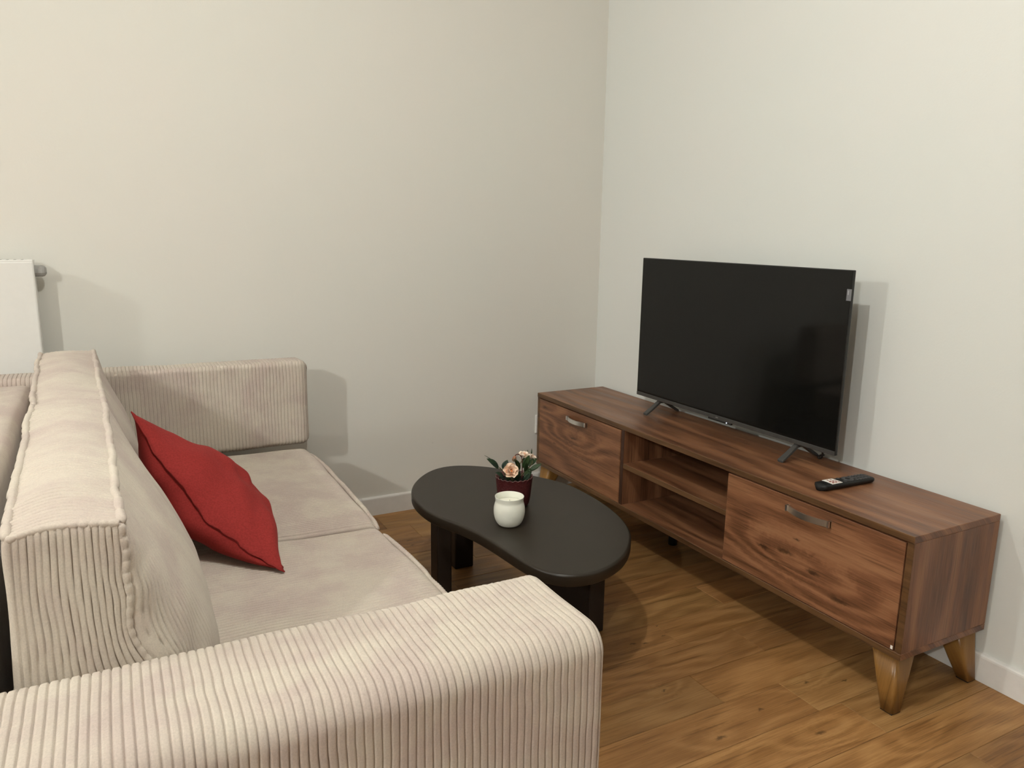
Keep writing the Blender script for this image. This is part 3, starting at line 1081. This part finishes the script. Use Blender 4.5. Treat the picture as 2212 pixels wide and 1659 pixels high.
# ============================================================ WALL SOCKET
sk = thing('wall_socket', 'white wall socket plate mostly hidden behind the left end of the stand', 'socket', (-0.284, 0, 0.31))
pl = box('cover_plate', (-0.3255, -0.010, 0.2675), (-0.2425, 0.0, 0.3535), M['white_plastic'], sk, 0.003, 2)
bm = bmesh.new()
bmesh.ops.create_cone(bm, cap_ends=True, segments=28, radius1=0.022, radius2=0.021, depth=0.002, matrix=Matrix.Translation((-0.284, -0.0108, 0.3105)) @ Matrix.Rotation(R(90), 4, 'X'))
from_bm('socket_face', bm, M['white_plastic'], sk, False)
bm = bmesh.new()
for dx in (-0.0095, 0.0095):
    bmesh.ops.create_cone(bm, cap_ends=True, segments=12, radius1=0.0025, radius2=0.0025, depth=0.001, matrix=Matrix.Translation((-0.284 + dx, -0.0121, 0.3105)) @ Matrix.Rotation(R(90), 4, 'X'))
from_bm('socket_hole', bm, M['black_plastic'], sk)

# ============================================================ SOFA
sofa = thing('sofa', 'wide beige ribbed corduroy sofa with loose back cushions, facing the television stand', 'sofa', (-1.95, -1.1, 0))
PITCH = 0.0112
YA, YM, YN = -0.297, -1.106, -1.908     # seat cushion joints
SZ = 0.408


def sweep_arm(name, x0, x1, lo, hi, rad, r_end, amp, label):
    """Upholstered arm: rounded y-z section swept along x, each rib a raised band round it."""
    pitch = PITCH
    nx = int((x1 - x0) / pitch * 12)
    prof = []
    (ya, za), (yb, zb) = lo, hi
    nn = 9
    for (cy, cz, a0, rr) in ((yb - rad[0], zb - rad[0], 0, rad[0]), (ya + rad[1], zb - rad[1], 90, rad[1]), (ya + rad[2], za + rad[2], 180, rad[2]), (yb - rad[3], za + rad[3], 270, rad[3])):
        for k in range(nn + 1):
            a = R(a0 + 90 * k / nn)
            prof.append((cy + rr * math.cos(a), cz + rr * math.sin(a), math.cos(a), math.sin(a)))
    # densify straight runs
    D = []
    m = len(prof)
    for i in range(m):
        p, q = prof[i], prof[(i + 1) % m]
        L_ = math.hypot(q[0] - p[0], q[1] - p[1])
        kk = max(1, int(L_ / 0.012))
        for j in range(kk):
            t_ = j / kk
            D.append(tuple(p[z] + (q[z] - p[z]) * t_ for z in range(4)))
    D = np.array(D)
    m = len(D)
    # samples along x; both ends are closed by a flat inset cap
    xs = np.linspace(x0, x1, nx + 1)
    ins = np.zeros_like(xs)
    e = np.minimum(xs - x0, x1 - xs)
    k = e < r_end
    ins[k] = r_end - np.sqrt(np.maximum(r_end ** 2 - (r_end - e[k]) ** 2, 0))
    V = np.zeros((nx + 1, m, 3))
    V[:, :, 0] = xs[:, None]
    V[:, :, 1] = D[None, :, 0] - D[None, :, 2] * ins[:, None]
    V[:, :, 2] = D[None, :, 1] - D[None, :, 3] * ins[:, None]
    soft = 0.0028 * fnoise(V * 6.0, 11, 2)
    wob = 0.0009 * vnoise(V * np.array([18.0, 30.0, 30.0]), 5)
    hgt = amp * rib(V[:, :, 0] + wob, pitch) * (0.85 + 0.25 * vnoise(V * 9.0, 3)) + soft
    # creases where the pile is bent over the outer edge
    bend = np.exp(-((D[:, 2] * D[:, 3]) - 0.5) ** 2 / 0.05)[None, :] * (np.abs(D[:, 2] * D[:, 3]) > 0.1)[None, :]
    hgt = hgt + bend * 0.0006 * vnoise(V * 260.0, 8)
    V[:, :, 1] += D[None, :, 2] * hgt
    V[:, :, 2] += D[None, :, 3] * hgt
    V = V.reshape(-1, 3)
    i = np.arange(nx)[:, None] * m
    j = np.arange(m)[None, :]
    j2 = (j + 1) % m
    F = np.stack([i + j, i + m + j, i + m + j2, i + j2], -1).reshape(-1, 4)
    # caps: concentric quads shrinking to the middle
    VV = [V]
    FF = [F]
    base = len(V)
    for end, row in ((0, 0), (1, nx)):
        ring0 = np.arange(m) + row * m
        prev = ring0
        P0 = V[ring0]
        c0 = P0.mean(0)
        xx = x0 if end == 0 else x1
        for s in (0.85, 0.6, 0.3, 0.02):
            Q = c0 + (P0 - c0) * s
            Q[:, 0] = xx + (0.002 if end else -0.002) * (1 - s)
            VV.append(Q)
            cur = np.arange(m) + base
            base += m
            q = np.stack([prev, np.roll(prev, -1), np.roll(cur, -1), cur], -1)
            FF.append(q[:, ::-1] if end == 0 else q)
            prev = cur
    V, F = np.concatenate(VV), np.concatenate(FF)
    F = F[:, ::-1]
    return from_arrays(name, V, F, M['fabric'], sofa, True, label)


sweep_arm('armrest', -2.62, -1.423, (-2.128, 0.060), (-1.900, 0.620), (0.042, 0.036, 0.03, 0.03), 0.019, 0.0050, 'thick near armrest with vertical ribs')
sweep_arm('armrest', -2.50, -1.416, (-0.298, 0.426), (-0.172, 0.722), (0.03, 0.015, 0.02, 0.03), 0.030, 0.0040, 'slimmer far armrest block')


def seat_warp(y0, y1):
    def f(P, U, N):
        W = P.copy()
        ct_ = np.clip(4 * U[:, 1] * (1 - U[:, 1]), 0, 1) ** 0.6
        fx = np.clip(4 * U[:, 0] * (1 - U[:, 0]), 0, 1) ** 0.5
        top = U[:, 2]
        W[:, 2] += top * (0.010 * ct_ * (0.35 + 0.65 * fx) + 0.004 * fnoise(np.stack([P[:, 0] * 5, P[:, 1] * 5, P[:, 2] * 0], 1), 4, 2))
        # the front edge dips at the ends where the cover is pulled in
        frt = np.clip((U[:, 0] - 0.9) / 0.1, 0, 1)
        W[:, 0] += frt * (0.010 * ct_ - 0.004)
        return W
    return f


def seat_rib(P, U, N, pitch):
    wob = 0.0016 * vnoise(P * np.array([9.0, 14.0, 9.0]), 21)
    on_end = np.abs(N[:, 1]) ** 2
    amp = 0.0050 * (0.55 + 0.75 * np.clip(vnoise(P * np.array([5.0, 6.0, 5.0]), 33) + 0.35, 0, 1))
    # deeper near the seams
    edge = np.exp(-np.minimum(U[:, 1], 1 - U[:, 1]) / 0.07)
    amp = amp * (1 + 0.9 * edge)
    f = ((P[:, 1] + wob) / pitch) % 1.0
    return amp * (1 - np.abs(2 * f - 1) ** 3) * (1 - on_end)


def piping(parent, pts, rad, pitch=0.0105, seed=0, seg=8):
    """Cloth-covered cord: small beads where the ribs cross it."""
    P = np.array(pts, float)
    d = np.r_[0, np.cumsum(np.linalg.norm(np.diff(P, axis=0), axis=1))]
    n = max(8, int(d[-1] / pitch * 5))
    s = np.linspace(0, d[-1], n)
    Q = np.stack([np.interp(s, d, P[:, k]) for k in range(3)], 1)
    Q += 0.0016 * np.stack([vnoise(np.stack([s * 22, s * 0 + k * 7.3 + seed, s * 0], 1), 2) for k in range(3)], 1)
    rr = rad * (0.55 + 0.52 * rib(s, pitch))
    bm = bmesh.new()
    bm_tube(bm, [tuple(q) for q in Q], list(rr), seg)
    return from_bm('piping', bm, M['fabric'], parent, True)


XS0, XS1 = -2.21, -1.432
for ya, yb in ((YA, YM), (YM, YN)):
    cu = cushion('seat_cushion', sofa, (XS0, yb + 0.001, SZ - 0.15), (XS1, ya - 0.001, SZ - 0.002), PITCH, (60, 720, 18), seat_warp(ya, yb), seat_rib, 0.022)
    line = [(XS1 + 0.002, ya - 0.030, SZ - 0.016), (XS1 + 0.005, ya - 0.07, SZ - 0.010), (XS1 + 0.0085, (ya * 3 + yb) / 4, SZ - 0.004), (XS1 + 0.0095, (ya + yb) / 2, SZ - 0.003),
            (XS1 + 0.0085, (ya + 3 * yb) / 4, SZ - 0.004), (XS1 + 0.005, yb + 0.06, SZ - 0.009), (XS1 + 0.002, yb + 0.014, SZ - 0.014)]
    piping(cu, spline(line, 8, False), 0.0066, 0.0112, seed=ya)
box('base_frame', (-2.48, -1.95, 0.09), (-1.452, -0.20, SZ - 0.152), M['fabric_dark'], sofa, 0.012, 2)
for x in (-2.42, -1.53):
    for y in (-0.26, -1.86):
        box('foot', (x - 0.025, y - 0.025, 0.0005), (x + 0.025, y + 0.025, 0.091), M['black_plastic'], sofa, 0.003, 1)


def smooth_ribs(P, U, N, pitch):
    wob = 0.002 * vnoise(P * np.array([9.0, 12.0, 9.0]), 51)
    return 0.0020 * rib(P[:, 1] + wob, pitch) * (0.5 + 0.7 * np.clip(vnoise(P * 7.0, 61) + 0.4, 0, 1))


def backrest_warp(P, U, N):
    W = P.copy()
    W[:, 2] += U[:, 2] * (0.006 * fnoise(P * 4.0, 71, 2))
    W[:, 0] += 0.004 * fnoise(P * 5.0, 72, 2)
    return W


cushion('backrest', sofa, (-2.50, -1.898, 0.13), (-2.236, -0.155, 0.705), PITCH, (24, 900, 30), backrest_warp, smooth_ribs, 0.022)


def make_back(y0, y1, seed, xt, zt, bulge):
    """Teardrop back cushion: narrow crowned top with piped edges, front bulging over the seat.
    y0 far end, y1 near end; xt = (back x, front x) of the top edges at far and near end."""
    zb = SZ + 0.006

    def f(P, U, N):
        a, b, c = U[:, 0], U[:, 1], U[:, 2]       # back->front, near->far, bottom->top
        by = np.clip(4 * b * (1 - b), 0, 1)
        e = by ** 0.55
        yy = P[:, 1]
        xbk = xt[1][0] + (xt[0][0] - xt[1][0]) * b
        xfr = xt[1][1] + (xt[0][1] - xt[1][1]) * b
        h = 1 - c                                  # 0 at top
        # front profile at the ends (nearly straight, flaring low down) and at mid length (full bulge)
        fl_ = np.clip((h - 0.30) / 0.70, 0, 1)
        xf_end = xfr + 0.105 * fl_ ** 1.5 + 0.004 * h
        xf_mid = xfr + bulge * np.sin(np.clip(h / 0.8, 0, 1) * np.pi / 2)
        xf = xf_end + (np.maximum(xf_mid, xf_end) - xf_end) * by ** 0.42
        xb = xbk - 0.012 * h + 0.010 * np.sin(np.pi * h) * -1 * e
        al = (P[:, 0] - (-2.17)) / (0.16)
        al = np.clip(al, 0, 1)
        X = xb + (xf - xb) * al
        ztop = zt[1] + (zt[0] - zt[1]) * b
        Z = zb + (P[:, 2] - zb) * (ztop - zb) / 0.4
        crown = 0.016 * np.sin(np.pi * al) * (0.35 + 0.65 * e)
        Z = Z + c ** 3 * crown
        # ends swell out a little
        end = np.where(b < 0.5, -1, 1) * np.exp(-np.minimum(b, 1 - b) * 60)
        Y = yy + end * 0.012 * np.sin(np.pi * np.clip(c, 0, 1)) * np.sin(np.pi * al)
        W = np.stack([X, Y, Z], 1)
        # slack cloth: folds on the front near the ends and over the top
        frt = np.clip((al - 0.75) / 0.25, 0, 1)
        fold = np.exp(-np.minimum(b, 1 - b) / 0.10)
        W[:, 0] += frt * fold * 0.0032 * np.sin(Z * 95 + 3.2 * vnoise(np.stack([yy * 9, Z * 7, yy * 0], 1), seed)) * np.sin(np.pi * c)
        q = np.stack([X * 9, yy * 12, Z * 9], 1)
        W += 0.0035 * np.stack([fnoise(q, seed + 1, 2), fnoise(q, seed + 2, 2) * 0.4, fnoise(q, seed + 3, 2)], 1)
        return W

    def rf(P, U, N, pitch):
        a, b, c = U[:, 0], U[:, 1], U[:, 2]
        on_end = np.abs(N[:, 1]) ** 2
        topness = np.clip(N[:, 2], 0, 1) ** 2
        wob = 0.004 * vnoise(np.stack([P[:, 0] * 16, P[:, 1] * 30, P[:, 2] * 12], 1), seed + 9)
        wob_t = 0.011 * vnoise(np.stack([P[:, 0] * 11, P[:, 1] * 7, P[:, 2] * 0], 1), seed + 17)
        # ribs follow the cloth round the swelling ends instead of being stretched over them
        hh = np.clip((1 - c) / 0.8, 0, 1)
        g = bulge * np.clip(4 * b * (1 - b), 0, 1) ** 0.42 * np.sin(hh * np.pi / 2) * a
        sh = g * (np.exp(-b / 0.22) - np.exp(-(1 - b) / 0.22))
        main = rib(P[:, 1] + sh + wob * (1 - topness) + wob_t * topness, pitch)
        patch = np.clip(vnoise(np.stack([P[:, 0] * 8, P[:, 1] * 14, P[:, 2] * 6], 1), seed + 13) * 1.2 + 0.30, 0, 1)
        nearend = np.exp(-np.minimum(b, 1 - b) / 0.10)
        amp_main = 0.0013 + 0.0018 * patch + 0.0022 * nearend * (1 - topness)
        amp_main = amp_main * (1 + 0.35 * topness)
        wend = 0.0022 * vnoise(np.stack([P[:, 0] * 9, P[:, 1] * 3, P[:, 2] * 13], 1), seed + 5)
        ends = 0.0042 * rib(P[:, 0] * 1.15 + wend, pitch)
        return main * amp_main * (1 - on_end) + ends * on_end

    cu = cushion('back_cushion', sofa, (-2.17, y1 + 0.002, zb), (-2.01, y0 - 0.002, zb + 0.4), PITCH, (110, 640, 46), f, rf, 0.007)
    # piped seams along the two top edges and down the near end
    n = 24
    for side in (0, 1):
        pts = []
        for k in range(n + 1):
            b = k / n
            u = np.array([[1.0 if side else 0.0, b, 1.0]])
            p = np.array([[-2.0125 if side else -2.1675, y1 + 0.004 + (y0 - y1 - 0.008) * b, zb + 0.3985]])
            q = f(p, u, np.zeros((1, 3)))[0]
            pts.append(q + np.array([0.001 if side else -0.001, 0, 0.0025]))
        piping(cu, pts, 0.0066, 0.05, seed=seed + side)
    for bb_, yy in ((0.0, y1 + 0.003), (1.0, y0 - 0.003)):
        pts = []
        for k in range(n + 1):
            al = k / n
            p = np.array([[-2.1675 + 0.155 * al, yy, zb + 0.3985]])
            q = f(p, np.array([[al, bb_, 1.0]]), np.zeros((1, 3)))[0]
            pts.append(q + np.array([0, 0, 0.001]))
        piping(cu, pts, 0.0050, 0.0112, seed=seed + 3 + bb_)
        pts = []
        for k in range(n + 1):
            c = 1 - k / n
            p = np.array([[-2.0125, yy, zb + 0.3985 * c]])
            q = f(p, np.array([[1.0, bb_, c]]), np.zeros((1, 3)))[0]
            pts.append(q + np.array([0.001, -0.001 if bb_ == 0 else 0.001, 0]))
        piping(cu, pts, 0.0052, 0.016, seed=seed + 5 + bb_)
    return cu


make_back(-0.305, -1.085, 100, ((-2.207, -2.066), (-2.176, -2.042)), (0.796, 0.794), 0.092)
make_back(-1.095, -1.893, 200, ((-2.176, -2.040), (-2.150, -2.024)), (0.800, 0.800), 0.136)

# ============================================================ RED PILLOW
pw_ = thing('throw_pillow', 'red cotton throw pillow slumped between the back cushion and the seat', 'pillow', (-1.83, -1.02, SZ + 0.02))
Tn, Bn, Bf, Tf = (Vector(q) for q in ((-1.984, -1.03, 0.752), (-1.717, -1.300, 0.424), (-1.690, -0.955, 0.440), (-1.915, -0.775, 0.575)))
NG = 64


def pillow_pt(u, v, side):
    """u along near edge T->B direction, v from near edge to far edge."""
    p = Tn * (1 - u) * (1 - v) + Bn * u * (1 - v) + Bf * u * v + Tf * (1 - u) * v
    n = ((Bn - Tn).cross(Tf - Tn)).normalized()
    if n.z < 0:
        n = -n
    bu, bv = 4 * u * (1 - u), 4 * v * (1 - v)
    h = (bu ** 0.55) * (bv ** 0.50)
    h = h * (0.081 if side > 0 else 0.090)
    # the near edge bows outwards between its corners
    bow = Vector((0.0, 0.0, 0.0))
    ctr = (Tn + Bn + Bf + Tf) / 4
    # corners are pointed: pull edge midpoints in
    eu = (1 - bv) * bu * 0.035
    ev = (1 - bu) * bv * 0.035
    bow = (ctr - p) * (eu + ev) * 1.6
    sag = Vector((-0.016, -0.012, -0.046)) * bu * (1 - v) ** 2
    w_ = float(vnoise(np.array([[u * 7.0, v * 6.0, side * 3.0]]), 91)[0]) * 0.010 * h / 0.06
    w2 = math.sin(u * 21 + 2.5 * float(vnoise(np.array([[u * 3, v * 3, 5.0 + side]]), 92)[0])) * 0.0105 * math.exp(-v * 4.5) * bu
    return p + bow + sag + n * (side * (h + w_) + w2 * (1 if v > 0 else 0.4))


for side, nm in ((1, 'front_cover'), (-1, 'back_cover')):
    V, F = [], []
    for i in range(NG + 1):
        for j in range(NG + 1):
            # finer rows near the edges
            u = 0.5 - 0.5 * math.cos(math.pi * i / NG)
            v = 0.5 - 0.5 * math.cos(math.pi * j / NG)
            V.append(pillow_pt(u, v, side))
    for i in range(NG):
        for j in range(NG):
            q = (i * (NG + 1) + j, (i + 1) * (NG + 1) + j, (i + 1) * (NG + 1) + j + 1, i * (NG + 1) + j + 1)
            F.append(q if side > 0 else q[::-1])
    from_arrays(nm, [tuple(v) for v in V], F, M['red'], pw_, True)
# the gathered seam standing out as a thin flange all round
ring = []
for k in range(80):
    ring.append((k / 80, 0.0))
for k in range(80):
    ring.append((1.0, k / 80))
for k in range(80):
    ring.append((1 - k / 80, 1.0))
for k in range(80):
    ring.append((0.0, 1 - k / 80))
bm = bmesh.new()
ctr = (Tn + Bn + Bf + Tf) / 4
nn_ = ((Bn - Tn).cross(Tf - Tn)).normalized()
inn, outr = [], []
for k, (u, v) in enumerate(ring):
    p = pillow_pt(u, v, 1)
    d = (p - ctr)
    d = (d - nn_ * d.dot(nn_)).normalized()
    s = vnoise(np.array([[k * 0.45, 0.0, 0.0]]), 95)[0]
    inn.append(p - d * 0.004)
    outr.append(p + d * (0.0075 + 0.002 * s) + nn_ * (0.003 * s))
m = len(ring)
A0 = [bm.verts.new(p + nn_ * 0.0022) for p in inn]
A1 = [bm.verts.new(p + nn_ * 0.0012) for p in outr]
A2 = [bm.verts.new(p - nn_ * 0.0012) for p in outr]
A3 = [bm.verts.new(p - nn_ * 0.0022) for p in inn]
for X, Y in ((A0, A1), (A1, A2), (A2, A3)):
    for k in range(m):
        bm.faces.new((X[k], X[(k + 1) % m], Y[(k + 1) % m], Y[k]))
from_bm('seam', bm, M['red_dark'], pw_, True)
